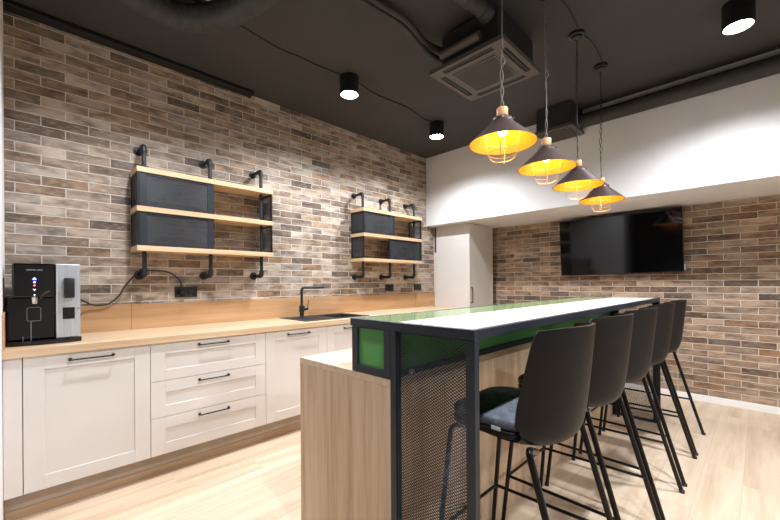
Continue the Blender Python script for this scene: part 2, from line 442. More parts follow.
# drinks machine
mc = thing('drinks_machine', (.27, -4.81, CT), 'black and silver drinks dispenser with glowing touch icons on the worktop end', 'drinks machine')
b = new(); n = 20
front = [(.478 - .03 * abs((k / n) * 2 - 1) ** 3, -4.968 + k / n * .312) for k in range(n + 1)]
vs0 = [b.verts.new((x, y, CT + .0005)) for x, y in front] + [b.verts.new((.1, -4.656, CT + .0005)), b.verts.new((.1, -4.968, CT + .0005))]
vs1 = [b.verts.new((v.co.x, v.co.y, CT + .026)) for v in vs0]
b.faces.new(vs0[::-1]); b.faces.new(vs1)
for i in range(len(vs0)): j = (i + 1) % len(vs0); b.faces.new((vs0[i], vs0[j], vs1[j], vs1[i]))
obj('drip_tray', b, 'gloss', mc, smooth=False)
obj('body', B(.1, .415, -4.966, -4.7705, CT + .0265, 1.165, bev=.006), 'gloss', mc, smooth=False)
hd = obj('dispenser_head', B(.1, .46, -4.946, -4.7705, 1.1655, 1.355, bev=.008), 'gloss', mc, smooth=False)
cl = obj('silver_column', B(.1, .455, -4.7695, -4.661, CT + .0265, 1.356, bev=.006), 'steel', mc, smooth=False)
# touch icons
for zc, m, w in ((1.268, 'ico_b', .008), (1.25, 'ico_b', .005), (1.232, 'ico_r', .0045), (1.21, 'ico_w', .006), (1.18, 'ico_w', .004)):
    i = new()
    if zc == 1.268:
        v = [i.verts.new((.4615, -4.858 + a, zc + c)) for a, c in ((-.009, -.004), (.009, -.004), (0, .009))]; f = i.faces.new(v)
        bmesh.ops.solidify(i, geom=[f], thickness=.001)
    elif m == 'ico_w':
        box(i, .4605, .4615, -4.858 - w, -4.858 + w, zc - .002, zc + .002); box(i, .4605, .4615, -4.860, -4.856, zc - .008, zc)
    else: lathe(i, [(0, 0), (w, 0), (w, .001), (0, .001)], (.4605, -4.858, zc), 14, 0)
    obj('touch_icon', i, m, hd, smooth=False)
i = new(); y = -4.891
for ww in (.0065, .005, .006, .0055, .006, .004, .0055, None, .0065, .005, .006, .0055):
    if ww is None: y += .005; continue
    box(i, .4602, .461, y, y + .0012, 1.3145, 1.3215); box(i, .4602, .461, y + ww * .72, y + ww * .72 + .001, 1.3145, 1.3215)
    box(i, .4602, .461, y, y + ww * .75, 1.3175, 1.3186); y += ww
obj('brand_print', i, 'print', hd, smooth=False)
i = new(); lathe(i, [(0, 0), (.014, 0), (.014, -.02), (.011, -.036), (0, -.036)], (.44, -4.857, 1.1655), 20)
obj('nozzle', i, 'chrome', hd)
i = tube(new(), [(.461, -4.834, 1.16), (.475, -4.826, 1.178), (.479, -4.812, 1.192), (.479, -4.796, 1.2)], [.005, .006, .006, .004], 10)
obj('lever', i, 'duct', hd)
i = new(); rect = arc([(.42, -4.888, 1.07), (.42, -4.888, 1.108), (.42, -4.832, 1.108), (.42, -4.832, 1.032), (.42, -4.888, 1.032), (.42, -4.888, 1.07)], .01, 5)
tube(i, rect[:-1], .0016, 6, closed=True)
cr_ = obj('cup_rest', i, 'clear', mc)
obj('cup_window', B(.4152, .4185, -4.886, -4.834, 1.034, 1.106, bev=.004), 'gloss', cr_, smooth=False)
i = tube(new(), [(.4155, -4.872, CT + .027), (.4165, -4.872, 1.03)], .0022, 8); tube(i, [(.4155, -4.905, CT + .027), (.4165, -4.905, .95)], .0018, 8)
obj('front_rod', i, 'clear', mc)
i = B(.4555, .498, -4.736, -4.6895, 1.158, 1.275, bev=.008, seg=3)
obj('water_spout', i, 'dark', cl)
i = new(); cyl(i, (.476, -4.722, 1.158), .0032, -.018, 2, 10); cyl(i, (.476, -4.706, 1.158), .0032, -.018, 2, 10)
obj('water_nozzle', i, 'chrome', cl)
i = B(.4545, .4575, -4.741, -4.687, 1.036, 1.103, bev=.006); obj('sensor_window', i, 'gloss', cl, smooth=False)
i = B(.4545, .4565, -4.678, -4.664, 1.095, 1.0985); obj('side_mark', i, 'dark', cl, smooth=False)

# sockets and lead
def socket(yc, label):
    s = thing('power_socket', (0, yc, 1.17), label, 'socket', 'black double sockets')
    hw = .083 if yc < -3 else .0715
    obj('faceplate', B(.0005, .012, yc - hw, yc + hw, 1.129, 1.213, bev=.003), 'dark', s, smooth=False)
    for d in (-hw / 2, hw / 2):
        q = lathe(new(), [(.0, .004), (.026, .004), (.026, .0125), (.032, .0135), (.032, .0115)], (.0, yc + d, 1.171), 24, 0)
        for e in (-.0095, .0095): cyl(q, (.004, yc + d + e, 1.171), .0027, .0012, 0, 8)
        obj('outlet', q, 'gloss', s)
socket(-3.958, 'black double socket with the machine lead plugged in, under the shelf nearest the machine')
socket(-1.622, 'black double socket near the middle pipe of the far wall shelf')
socket(-1.08, 'black double socket closest to the tall white cupboard')
ld = thing('power_lead', (.03, -4.2, 1.17), 'thin black power lead looping from the drinks machine to the socket', 'cable')
pts = [(.15, -4.655, 1.15), (.1, -4.621, 1.13), (.055, -4.573, 1.101), (.045, -4.535, 1.089), (.04, -4.474, 1.096), (.035, -4.416, 1.144), (.035, -4.368, 1.23), (.045, -4.318, 1.296),
       (.05, -4.275, 1.345), (.045, -4.217, 1.338), (.035, -4.117, 1.334), (.035, -4.061, 1.31), (.04, -4.012, 1.259), (.045, -3.999, 1.2)]
obj('lead', tube(new(), smooth_path(pts, 6), .0055, 8), 'cord', ld)
obj('plug', lathe(new(), [(0, 0), (.018, 0), (.018, .02), (.01, .04), (0, .04)], (.014, -3.9995, 1.171), 18, 0), 'dark', ld)

# ------------------------------------------------------------------ wall shelves of pipe, oak and mesh
def wall_shelf(ya, yb, pipes, fronts, label):
    """fronts: (row, y from, y to) of the closed mesh fronts"""
    D = .235; s = thing('wall_shelf', (0, (ya + yb) / 2, 1.47), label, 'shelf', 'pipe shelves on the brick wall')
    tops = (1.509, 1.788, 2.066); th = .037
    for z in tops: obj('plank', B(.006, D, ya, yb, z - th, z, bev=.002), 'oak_s', s, smooth=False)
    X = .155
    for y in pipes:
        p = new()
        tube(p, arc([(.004, y - .004, 2.236), (X, y, 2.236), (X, y, 1.302), (.004, y - .004, 1.302)], .024, 6), .0145, 14)
        o = obj('pipe', p, 'pipe', s)
        for z in (2.236, 1.302):
            obj('flange', lathe(new(), [(0, 0), (.034, 0), (.034, .007), (.021, .009), (.021, .03), (0, .03)], (.0008, y - .004, z), 24, 0), 'pipe', o)
        for z, sg in ((2.236, -1), (1.302, 1)):
            f = new(); tube(f, arc([(X - .042, y, z), (X, y, z), (X, y, z + sg * .042)], .026, 6), .0185, 16)
            tube(f, [(X - .042, y, z), (X - .032, y, z)], .021, 16); tube(f, [(X, y, z + sg * .042), (X, y, z + sg * .032)], .021, 16)
            obj('elbow', f, 'pipe', o)
    rows = [(1.5095, 1.7505), (1.7885, 2.0285)]
    for z0, z1 in rows:                                    # end panels of every bay row
        for y in (ya + .004, yb - .016):
            e = obj('end_frame', rect_frame(new(), 'y', y, y + .012, .012, D - .006, z0, z1, .016), 'black', s, smooth=False)
            obj('mesh', lattice(new(), 'y', y + .006, .027, D - .022, z0 + .015, z1 - .015, .0105, .0065, .0031 if y < yb - .1 else .0022, .002), 'meshg', e, smooth=False)
    for row, fa, fb in fronts:
        z0, z1 = rows[row]
        f = new(); st = .045 if ya < -3 else .022
        box(f, D - .024, D - .01, fa, fa + st, z0 + .001, z1 - .001, .001); box(f, D - .024, D - .01, fb - st, fb, z0 + .001, z1 - .001, .001)
        box(f, D - .024, D - .01, fa + st, fb - st, z0 + .001, z0 + .013, .001); box(f, D - .024, D - .01, fa + st, fb - st, z1 - .016, z1 - .001, .001)
        e = obj('front_frame', f, 'navyd', s, smooth=False)
        obj('mesh', lattice(new(), 'x', D - .016, fa + st - .003, fb - st + .003, z0 + .011, z1 - .014, .0095, .006, .0032, .002), 'meshg', e, smooth=False)
    return s
wall_shelf(-4.335, -3.31, (-4.275, -3.818, -3.385), [(0, -4.318, -3.815), (1, -4.318, -3.815)],
           'oak and black pipe wall shelf closest to the drinks machine, two stacked mesh fronts')
wall_shelf(-2.243, -1.25, (-2.185, -1.757, -1.32), [(1, -2.226, -1.745), (0, -1.83, -1.268)],
           'oak and black pipe wall shelf beyond the tap, mesh fronts staggered')

# ------------------------------------------------------------------ tall cupboard in the corner
tcb = thing('tall_cupboard', (.3, -.4, 0), 'tall white corner cupboard reaching up to the bulkhead beside the brick wall', 'cupboard')
b = new(); box(b, .002, .578, -.72, -.13, .0, HS - .004, .001); obj('body', b, 'cab', tcb, smooth=False)
d = obj('door', B(.5785, .6, -.722, -.295, .09, HS - .012, bev=.0015), 'cab', tcb, smooth=False)
h = tube(new(), arc([(.6, -.692, 1.16), (.628, -.692, 1.16), (.628, -.692, .96), (.6, -.692, .96)], .012, 4), .006, 8)
obj('handle', h, 'black', d)
obj('filler', B(.002, .597, -.292, -.115, .0, HS - .004, bev=.0015), 'cab', tcb, smooth=False)
obj('dark_edge_strip', B(.025, .05, -.7285, -.7202, 1.66, HS - .006, bev=.001), 'duct', tcb, smooth=False)  # plain dark strip on the upper side face

# ------------------------------------------------------------------ island: oak block and the bar standing over it
IN, IF = -3.94, -1.005
isl = thing('island_block', (2.03, (IN + IF) / 2, 0), 'pale oak island block with vertical grain standing under the bar counter', 'island')
BX0, BX1, BT = 1.705, 2.332, .870
for yy in (IN, IF - .028): obj('end_panel', B(BX0, BX1, yy, yy + .028, 0, BT - .0285), 'oak_v', isl, smooth=False)
obj('bar_side_panel', B(BX1 - .02, BX1, IN + .0285, IF - .0285, 0, BT - .0285), 'oak_v', isl, smooth=False)
obj('kitchen_side_panel', B(BX0, BX0 + .02, IN + .0285, IF - .0285, 0, BT - .0285), 'oak_v', isl, smooth=False)
obj('top_panel', B(BX0, BX1, IN, IF, BT - .028, BT, bev=.0008), 'oak_t', isl, smooth=False)

bar = thing('bar_counter', (2.4, (IN + IF) / 2, 0), 'long high bar counter, white and green top in a dark metal frame', 'bar counter')
TZ, TB = 1.088, 1.0575
FX0, FX1 = 2.099, 2.697; PX0, PX1 = 2.334, 2.362; QX0 = 2.668; GB = .8715
b = new()
box(b, FX0, FX1, IN - .001, IN + .024, TB, TZ, .002); box(b, FX0, FX1, IF - .024, IF, TB, TZ, .002)
box(b, FX0, FX0 + .022, IN + .024, IF - .024, TB, TZ, .002); box(b, FX1 - .022, FX1, IN + .024, IF - .024, TB, TZ, .002)
obj('top_frame', b, 'navy', bar, smooth=False)
SPL = 2.352
obj('white_top', B(SPL + .001, FX1 - .0225, IN + .0245, IF - .0245, TB + .012, TZ - .001, bev=.001), 'wtop', bar, smooth=False)
obj('green_top', B(FX0 + .0225, SPL, IN + .0245, IF - .0245, TB + .012, TZ - .001, bev=.001), 'green_sheen', bar, smooth=False)
obj('green_underside', B(FX0 + .0225, FX1 - .0225, IN + .0245, IF - .0245, TB + .004, TB + .0115), 'green', bar, smooth=False)
for yy in (IN, IF - .026):
    for xa, xb in ((PX0, PX1), (QX0, FX1)):
        obj('post', B(xa, xb, yy, yy + .026, 0, TB - .0005, bev=.0015), 'navy', bar, smooth=False)
# mesh end panels
for yy in (IN, IF - .026):
    e = obj('mesh_frame', rect_frame(new(), 'y', yy + .005, yy + .021, PX1 + .0005, QX0 - .0005, .002, TB - .001, .007 if yy == IN else .022), 'navy', bar, smooth=False)
    obj('mesh', lattice(new(), 'y', yy + .012, PX1 + .006, QX0 - .006, .008, TB - .007, .0155, .0106, .0026, .002), 'navy', e, smooth=False)
# raised green box on the block
gx = PX0 - .0005
def end_frame(yy):
    f = new(); y2 = yy + .024
    box(f, FX0 + .01, FX0 + .045, yy, y2, GB, TB - .0005, .001); box(f, gx - .036, gx, yy, y2, GB, TB - .0005, .001)
    box(f, FX0 + .045, gx - .036, yy, y2, GB, GB + .03, .001); box(f, FX0 + .045, gx - .036, yy, y2, TB - .006, TB - .0005)
    return f
for yy in (IN, IF - .024):
    e = obj('end_rail_frame', end_frame(yy), 'navy', bar, smooth=False)
    obj('green_end', B(FX0 + .042, gx - .033, yy + .009, yy + .016, GB + .028, TB - .005), 'green', e, smooth=False)
for xx in (FX0 + .010, gx - .024):
    b = new(); box(b, xx, xx + .024, IN + .0245, IF - .0245, GB, GB + .026, .001)
    e = obj('side_rail', b, 'navy', bar, smooth=False)
    obj('green_side', B(xx + .009, xx + .015, IN + .0245, IF - .0245, GB + .0265, TB - .001), 'green', e, smooth=False)
obj('rail_glint', B(gx + .0005, gx + .004, -3.84, -3.812, GB + .006, GB + .02, bev=.001), 'chrome', bar, smooth=False)  # chrome piece made up to stand for a small bright glint

# ------------------------------------------------------------------ bar stools
def make_stool(yc, label):
    s = thing('bar_stool', (2.66, yc, 0), label, 'bar stool', 'bar stools along the bar')
    # back shell: profile (x of the middle, z, half width, wrap forward, rise of the edge)
    prof = [(2.52, .692, .190, .0, .004), (2.64, .678, .194, .0, .010), (2.73, .662, .205, .01, .03), (2.795, .664, .212, .045, .05), (2.843, .690, .213, .10, .05), (2.866, .735, .211, .135, .03),
            (2.879, .80, .206, .145, .012), (2.889, .88, .201, .14, .004), (2.898, .97, .197, .13, .0), (2.906, 1.05, .190, .12, -.004), (2.909, 1.086, .180, .112, -.014)]
    NS = 18
    def make_grid(off):
        b = new(); G_ = []
        P = smooth_profile(prof, 4)
        for (x, z, hw, wr, ri) in P:
            rowv = []
            for j in range(NS + 1):
                a = j / NS * 2 - 1
                rowv.append(b.verts.new((x - wr * abs(a) ** 2.2, yc + hw * a, z + ri * abs(a) ** 3)))
            G_.append(rowv)
        for r0, r1 in zip(G_, G_[1:]):
            for j in range(NS): b.faces.new((r0[j], r0[j + 1], r1[j + 1], r1[j]))
        bmesh.ops.recalc_face_normals(b, faces=b.faces[:])
        bmesh.ops.solidify(b, geom=b.faces[:], thickness=.011)
        return b
    obj('shell', make_grid(0), 'shell', s, angle=60)
    # seat board and pad, rounded at the front
    def outline(x0, x1, hw, r, n=7):
        o = [(x1 - .10, -hw), (x1 - .07, -hw * .93), (x1, -hw * .6), (x1, hw * .6), (x1 - .07, hw * .93), (x1 - .10, hw)]
        for k in range(n + 1):
            t = k / n * PI / 2; o.append((x0 + r - r * math.sin(t), hw - r + r * math.cos(t)))
        for k in range(n + 1):
            t = k / n * PI / 2; o.append((x0 + r - r * math.cos(t), -hw + r - r * math.sin(t)))
        return o
    def slab(x0, x1, hw, r, z0, z1, bev):
        b = new(); o = outline(x0, x1, hw, r)
        f = b.faces.new([b.verts.new((x, yc + y, z0)) for x, y in o])
        e = bmesh.ops.extrude_face_region(b, geom=[f]); vs = [v for v in e['geom'] if isinstance(v, bmesh.types.BMVert)]
        bmesh.ops.translate(b, verts=vs, vec=(0, 0, z1 - z0))
        ed = [q for q in b.edges if abs(q.verts[0].co.z - q.verts[1].co.z) < 1e-6]
        bmesh.ops.bevel(b, geom=ed, offset=bev, segments=3, affect='EDGES', profile=.5)
        return b
    obj('seat_board', slab(2.435, 2.80, .212, .10, .697, .722, .006), 'shell', s)
    pad = obj('seat_pad', slab(2.432, 2.80, .208, .10, .7225, .758, .013), 'felt', s)
    obj('pad_tag', B(2.64, 2.675, yc - .2125, yc - .2085, .719, .731), 'tag', pad, smooth=False)
    for sg in (-1, 1):
        y = yc + sg * .2; yf = yc + sg * .225
        l = obj('leg', tube(new(), arc([(2.60, yc + sg * .15, .688), (2.462, y, .688), (2.39, yf, .003)], .04, 7), .0102, 12), 'leg', s)
        obj('foot_cap', lathe(new(), [(0, 0), (.0125, 0), (.0125, .014), (.0104, .016), (0, .016)], (2.39, yf, 0), 14), 'dark', l)
        yr = yc + sg * .24
        l = obj('leg', tube(new(), arc([(2.765, yc + sg * .13, .650), (2.782, yc + sg * .23, .694), (2.982, yc + sg * .243, .003)], .03, 8), .0115, 12), 'leg', s)
        obj('foot_cap', lathe(new(), [(0, 0), (.014, 0), (.014, .014), (.0116, .016), (0, .016)], (2.982, yc + sg * .243, 0), 14), 'dark', l)
    z = .27; t = z / .688; xf = 2.39 + .072 * t
    yf = .225 - .025 * t; xr = 2.985 - .188 * (z / .672)
    obj('footrest', tube(new(), arc([(xr, yc - .232, z), (xf, yc - yf, z), (xf, yc + yf, z), (xr, yc + .232, z)], .006, 3), .0072, 10), 'leg', s)
    return s
def smooth_profile(P, n):
    out = []
    for i in range(len(P) - 1):
        p0, p1, p2, p3 = P[max(i - 1, 0)], P[i], P[i + 1], P[min(i + 2, len(P) - 1)]
        for k in range(n):
            t = k / n
            out.append(tuple(.5 * (2 * b + (c - a) * t + (2 * a - 5 * b + 4 * c - d) * t * t + (3 * b - a - 3 * c + d) * t ** 3) for a, b, c, d in zip(p0, p1, p2, p3)))
    out.append(P[-1]); return out
SY = (-3.535, -2.985, -2.437, -1.85, -1.292)
SL = ('dark bar stool at the mesh end of the bar, grey felt seat in view', 'second dark bar stool from the mesh end of the bar', 'middle one of the five dark bar stools along the bar',
      'fourth dark bar stool from the mesh end of the bar', 'farthest dark bar stool, standing alone in front of the brick wall')
s0 = make_stool(SY[0], SL[0])
for y, lb in zip(SY[1:], SL[1:]):
    c = copy_tree(s0); c.location.y = y; c['label'] = lb

# ------------------------------------------------------------------ television
tv = thing('television', (2.148, -.062, 1.315), 'large black flat television tilted forward on the brick wall under the bulkhead', 'television')
obj('case', B(1.539, 2.758, -.098, -.062, 1.315, 1.994, bev=.004), 'tvb', tv, smooth=False)
obj('screen', B(1.545, 2.752, -.0995, -.0975, 1.325, 1.988), 'tv', tv, smooth=False)
obj('side_plug', B(2.758, 2.769, -.09, -.078, 1.335, 1.395, bev=.002), 'white_p', tv, smooth=False)
RT = mathutils.Euler((math.radians(2.5), -.016, 0)).to_matrix().to_4x4()
tv.rotation_euler = (math.radians(2.5), -.016, 0)
b = new(); box(b, 1.9, 2.4, -.018, -.0005, 1.5, 1.85, .003)
for x in (1.97, 2.27): box(b, x, x + .06, -.0745, -.0175, 1.56, 1.60, .002); box(b, x, x + .06, -.083, -.0175, 1.76, 1.79, .002)
obj('wall_bracket', b, 'black', tv, smooth=False).matrix_parent_inverse = RT.inverted()

# ------------------------------------------------------------------ ceiling: downlights
BEAM = 212.0
def make_downlight(x, y, label):
    d = thing('ceiling_downlight', (x, y, HC), label, 'downlight', 'black cylinder downlights')
    h = .15; r = .079
    obj('housing', lathe(new(), [(0, 0), (r, 0), (r, -h + .002), (r - .002, -h), (r - .007, -h), (r - .007, -h + .02), (0, -h + .02)], (x, y, HC - .0005), 40), 'dark', d)
    obj('lens', lathe(new(), [(0, -h + .014), (r - .008, -h + .014), (r - .008, -h + .004), (r - .016, -h - .001), (0, -h - .004)], (x, y, HC), 40), 'lens', d)
    L = bpy.data.lights.new('downlight_beam', 'SPOT'); L.energy = BEAM; L.color = (.905, .945, 1.0); L.spot_size = math.radians(152); L.spot_blend = .6
    L.shadow_soft_size = .055
    lo = bpy.data.objects.new('beam', L); C.objects.link(lo); lo.parent = d; lo.location = (0, 0, -h - .012)
    return d
d0 = make_downlight(.865, -2.94, 'lit black cylinder downlight above the sink, second from the bulkhead along the brick wall')
for x, y, lb in ((.82, -1.69, 'lit black cylinder downlight nearest the corner of brick wall and bulkhead'),
                 (1.19, -4.215, 'lit black cylinder downlight above the drinks machine end of the worktop'),
                 (3.22, -1.725, 'lit black cylinder downlight close to the black pipe on the bulkhead'),
                 (3.22, -2.95, 'lit black cylinder downlight on the stool side, above the middle of the bar'),
                 (3.22, -4.2, 'lit black cylinder downlight on the stool side, above the mesh end of the bar'),
                 (5.55, -1.72, 'added unseen black cylinder downlight far from the bar, close to the bulkhead'),  # this pair is added out of view to brighten the right side
                 (5.55, -3.2, 'added unseen black cylinder downlight far from the bar, out in the open room')):
    c = copy_tree(d0); c.location.x = x; c.location.y = y; c['label'] = lb
# ------------------------------------------------------------------ pendants
def make_pendant(yc, zr, label, seed):
    """zr: height of the shade's rim"""
    X = 2.408; rng = random.Random(seed)
    p = thing('pendant_lamp', (X, yc, zr), label, 'pendant lamp', 'cone pendant lamps over the bar')
    R = .163
    obj('shade', lathe(new(), [(.03, .111), (.052, .110), (.056, .099), (R, .002), (R + .002, -.001), (R - .001, -.001), (.054, .096), (.03, .105)], (X, yc, zr), 56), 'shade', p, angle=30)
    obj('shade_lining', lathe(new(), [(.03, .102), (.0525, .0935), (R - .002, -.0005), (R - .004, -.0012), (.0505, .0915), (.03, .099)], (X, yc, zr), 56), 'gold', p, angle=30)
    obj('collar', lathe(new(), [(.02, .1115), (.045, .1115), (.045, .124), (.034, .130), (.02, .131)], (X, yc, zr), 32), 'shade', p)
    for a in range(3):
        t = a * 2 * PI / 3 + .5; q = Vector((X + .0445 * math.cos(t), yc + .0445 * math.sin(t), zr + .118)); e = Vector((math.cos(t), math.sin(t), 0))
        obj('thumb_screw', tube(new(), [q, q + e * .005, q + e * .0055, q + e * .012], [.003, .003, .006, .006], 10), 'shade', p)
    obj('cap', lathe(new(), [(0, .1305), (.026, .1305), (.0275, .134), (.0275, .172), (.024, .177), (0, .177)], (X, yc, zr), 28), 'capw', p)
    b = lathe(new(), [(0, -.03), (.014, -.027), (.023, -.017), (.026, -.002), (.022, .014), (.014, .022), (.013, .03), (0, .03)], (X, yc, zr + .07), 24)
    obj('bulb', b, 'bulb', p)
    obj('lamp_holder', lathe(new(), [(0, 0), (.018, 0), (.018, .014), (0, .014)], (X, yc, zr + .0965), 20), 'shade', p)
    b = new()
    for k in range(2):
        t = k * PI / 2 + .35; cx_, cy_ = math.cos(t), math.sin(t); q = []
        for j in range(25):
            a = j / 24 * PI; w = .08; rr = -math.cos(a)
            hx = math.copysign(abs(rr) ** .55, rr) * w; z = .06 - .152 * math.sin(a) ** .75
            q.append((X + cx_ * hx, yc + cy_ * hx, zr + z))
        tube(b, q, .0017, 6)
    for rad, z in ((.0805, .012), (.07, -.05)):
        tube(b, [(X + rad * math.cos(2 * PI * j / 32), yc + rad * math.sin(2 * PI * j / 32), zr + z) for j in range(32)], .0015, 6, closed=True)
    obj('cage', b, 'cage', p)
    b = new(); L0, L1 = zr + .175, HC - .05; nn = int((L1 - L0) / .012)
    knot = rng.uniform(.25, .45) * (L1 - L0) + L0
    for ph in (0, PI):
        q = []
        for j in range(nn + 1):
            z = L0 + (L1 - L0) * j / nn; a = (z - L0) / .075 * PI + ph
            am = .004 + .003 * math.sin(z * 9 + seed) + (.012 * math.exp(-((z - knot) / .05) ** 2) if ph else .002 * math.exp(-((z - knot) / .05) ** 2))
            wob = .004 * math.sin(z * 7 + seed * 2) * min(1, (z - L0) * 6) * min(1, (L1 - z) * 6)
            q.append((X + am * math.cos(a) + wob, yc + am * math.sin(a) - wob, z))
        tube(b, q, .0026, 6)
    obj('twisted_cord', b, 'cordl' if seed < 3 else 'cord', p)
    obj('ceiling_rose', lathe(new(), [(0, -.05), (.012, -.05), (.02, -.042), (.034, -.034), (.036, -.022), (.05, -.018), (.052, 0), (0, 0)], (X, yc, HC - .0005), 28), 'dark', p)
    return p
for y, zr, lb, sd in ((-3.215, 1.922, 'bronze cone pendant lamp with gold inside, hanging nearest the mesh end of the bar', 1),
                      (-2.68, 1.914, 'bronze cone pendant lamp with gold inside, second from the mesh end of the bar', 2),
                      (-2.145, 1.904, 'bronze cone pendant lamp with gold inside, third from the mesh end of the bar', 3),
                      (-1.60, 1.886, 'bronze cone pendant lamp with gold inside, last and closest to the television', 4)):
    make_pendant(y, zr, lb, sd)

# ------------------------------------------------------------------ ceiling services
tag(obj('lighting_cable', tube(new(), smooth_path([(.90, -4.6, HC - .006), (.873, -3.97, HC - .006), (.855, -3.87, HC - .006), (.81, -3.58, HC - .006), (.825, -3.42, HC - .006), (.83, -3.2, HC - .006), (.858, -3.02, HC - .006)], 6), .006, 8), 'cord', origin=(.95, -3.6, HC)),
    'thin black cable across the ceiling towards the downlight above the sink', 'cable')
tag(obj('lighting_cable', tube(new(), smooth_path([(.865, -2.86, HC - .006), (.82, -2.6, HC - .006), (.85, -2.2, HC - .006), (.80, -1.9, HC - .006), (.82, -1.77, HC - .006)], 6), .006, 8), 'cord', origin=(.84, -2.3, HC)),
    'thin black cable on the ceiling between the two downlights along the brick wall', 'cable')
for a, lb in ((-3.235, 'nearest the mesh end of the bar'), (-2.685, 'over the middle of the bar'), (-2.15, 'nearest the vent box')):
    q = [(2.44, a + .056, HC - .006), (2.455, a + .18, HC - .006), (2.45, a + .34, HC - .006), (2.435, a + .484, HC - .006)]
    tag(obj('pendant_cable', tube(new(), smooth_path(q, 6), .005, 8), 'cord', origin=(2.44, a + .27, HC)), 'thin dark ceiling cable between two lamp roses, ' + lb, 'cable')
tk = thing('cable_trunking', (.05, -4.2, HC), 'black square trunking along the top of the brick wall above the drinks machine', 'trunking')
obj('channel', B(.001, .095, -4.98, -3.43, 2.94, HC - .001, bev=.003), 'dark', tk, smooth=False)
obj('end_cap', B(.001, .1, -3.429, -3.415, 2.932, HC - .001, bev=.003), 'dark', tk, smooth=False)

# flexible duct
dk = thing('flexible_duct', (1.2, -4.2, 2.86), 'thick charcoal flexible air duct bending under the ceiling towards the air conditioner', 'duct')
path = smooth_path([(1.02, -6.4, 2.86), (1.0, -5.2, 2.86), (.93, -4.72, 2.86), (.855, -4.5, 2.86), (.815, -4.36, 2.86), (.815, -4.25, 2.86), (.865, -4.16, 2.86), (.975, -4.065, 2.86), (1.15, -3.99, 2.86), (1.36, -3.945, 2.86),
                    (1.62, -3.9, 2.87), (1.86, -3.78, 2.89), (2.02, -3.5, 2.91), (2.07, -3.22, 2.912), (2.09, -3.05, 2.912), (2.115, -2.93, 2.90), (2.13, -2.85, 2.885)], 14)
acc = 0; rad = [.074]
for a, b_ in zip(path, path[1:]):
    acc += (b_ - a).length; rad.append(.074 - .027 * min(1, max(0, (acc - 2.9) / .5)) + .0022 * math.sin(acc / .024 * PI))
obj('hose', tube(new(), path, rad, 22), 'duct', dk)
obj('collar', tube(new(), [(2.118, -2.915, 2.897), (2.128, -2.86, 2.887)], .054, 24), 'acb', dk)

# cassette air conditioner
ac = thing('cassette_air_conditioner', (1.96, -2.6, 2.68), 'square dark cassette air conditioner hanging below the ceiling with a mesh intake', 'air conditioner')
obj('body', B(1.755, 2.18, -2.835, -2.335, 2.715, HC - .03, bev=.006), 'acb', ac, smooth=False)
hb = new()
for x in (1.80, 2.14):
    for y in (-2.79, -2.38): tube(hb, [(x, y, HC - .031), (x, y, HC - .0005)], .006, 8)
obj('hanger_rod', hb, 'acb', ac)
AX0, AX1, AY0, AY1, AZ = 1.682, 2.238, -2.885, -2.352, 2.68
slots = [('x', AX0 + .09, AX1 - .09, AY0 + .028, AY0 + .068), ('x', AX0 + .09, AX1 - .09, AY1 - .068, AY1 - .028), ('y', AX0 + .028, AX0 + .068, AY0 + .09, AY1 - .09), ('y', AX1 - .068, AX1 - .028, AY0 + .09, AY1 - .09)]
ix0, ix1, iy0, iy1 = AX0 + .115, AX1 - .115, AY0 + .11, AY1 - .11
b = new()
box(b, AX0, AX1, AY0, AY1, AZ + .014, AZ + .03, .003)
xs = [AX0, AX0 + .028, AX0 + .068, AX0 + .09, AX1 - .09, AX1 - .068, AX1 - .028, AX1]; ys = [AY0, AY0 + .028, AY0 + .068, AY0 + .09, AY1 - .09, AY1 - .068, AY1 - .028, AY1]
for i in range(7):
    for j in range(7):
        mx, my = (xs[i] + xs[i + 1]) / 2, (ys[j] + ys[j + 1]) / 2
        if any(q[1] < mx < q[2] and q[3] < my < q[4] for q in slots): continue
        box(b, xs[i], xs[i + 1], ys[j], ys[j + 1], AZ, AZ + .0141)
bmesh.ops.remove_doubles(b, verts=b.verts[:], dist=.0004)
obj('fascia', b, 'acp', ac, smooth=False)
obj('slot_liner', B(AX0 + .02, AX1 - .02, AY0 + .02, AY1 - .02, AZ + .0105, AZ + .0135), 'slot', ac, smooth=False)
for k, (a, x0, x1, y0, y1) in enumerate(slots):
    f = new()
    if a == 'x': box(f, x0 + .003, x1 - .003, y0 + .012, y1 - .012, AZ + .002, AZ + .005, .001)
    else: box(f, x0 + .012, x1 - .012, y0 + .003, y1 - .003, AZ + .002, AZ + .005, .001)
    obj('louvre', f, 'acb', ac, smooth=False)
gf = new()
box(gf, ix0, ix1, iy0, iy0 + .012, AZ - .006, AZ, .001); box(gf, ix0, ix1, iy1 - .012, iy1, AZ - .006, AZ, .001)
box(gf, ix0, ix0 + .012, iy0 + .012, iy1 - .012, AZ - .006, AZ, .001); box(gf, ix1 - .012, ix1, iy0 + .012, iy1 - .012, AZ - .006, AZ, .001)
g = obj('intake_frame', gf, 'acp', ac, smooth=False)
gb = B(ix0 + .012, ix1 - .012, iy0 + .012, iy1 - .012, AZ - .0008, AZ - .0002)
obj('intake_back', gb, 'slot', g, smooth=False)
gb = new(); nb = 26
for i in range(1, nb):
    x = ix0 + .012 + (ix1 - ix0 - .024) * i / nb; box(gb, x - .0026, x + .0026, iy0 + .012, iy1 - .012, AZ - .004, AZ - .001)
for i in range(1, nb):
    y = iy0 + .012 + (iy1 - iy0 - .024) * i / nb; box(gb, ix0 + .012, ix1 - .012, y - .0022, y + .0022, AZ - .0045, AZ - .0015)
obj('intake_grille', gb, 'grille', g, smooth=False)
obj('drain_pipe', tube(new(), [(1.775, -2.868, 2.783), (2.075, -2.868, 2.783)], .03, 18), 'acp', ac)
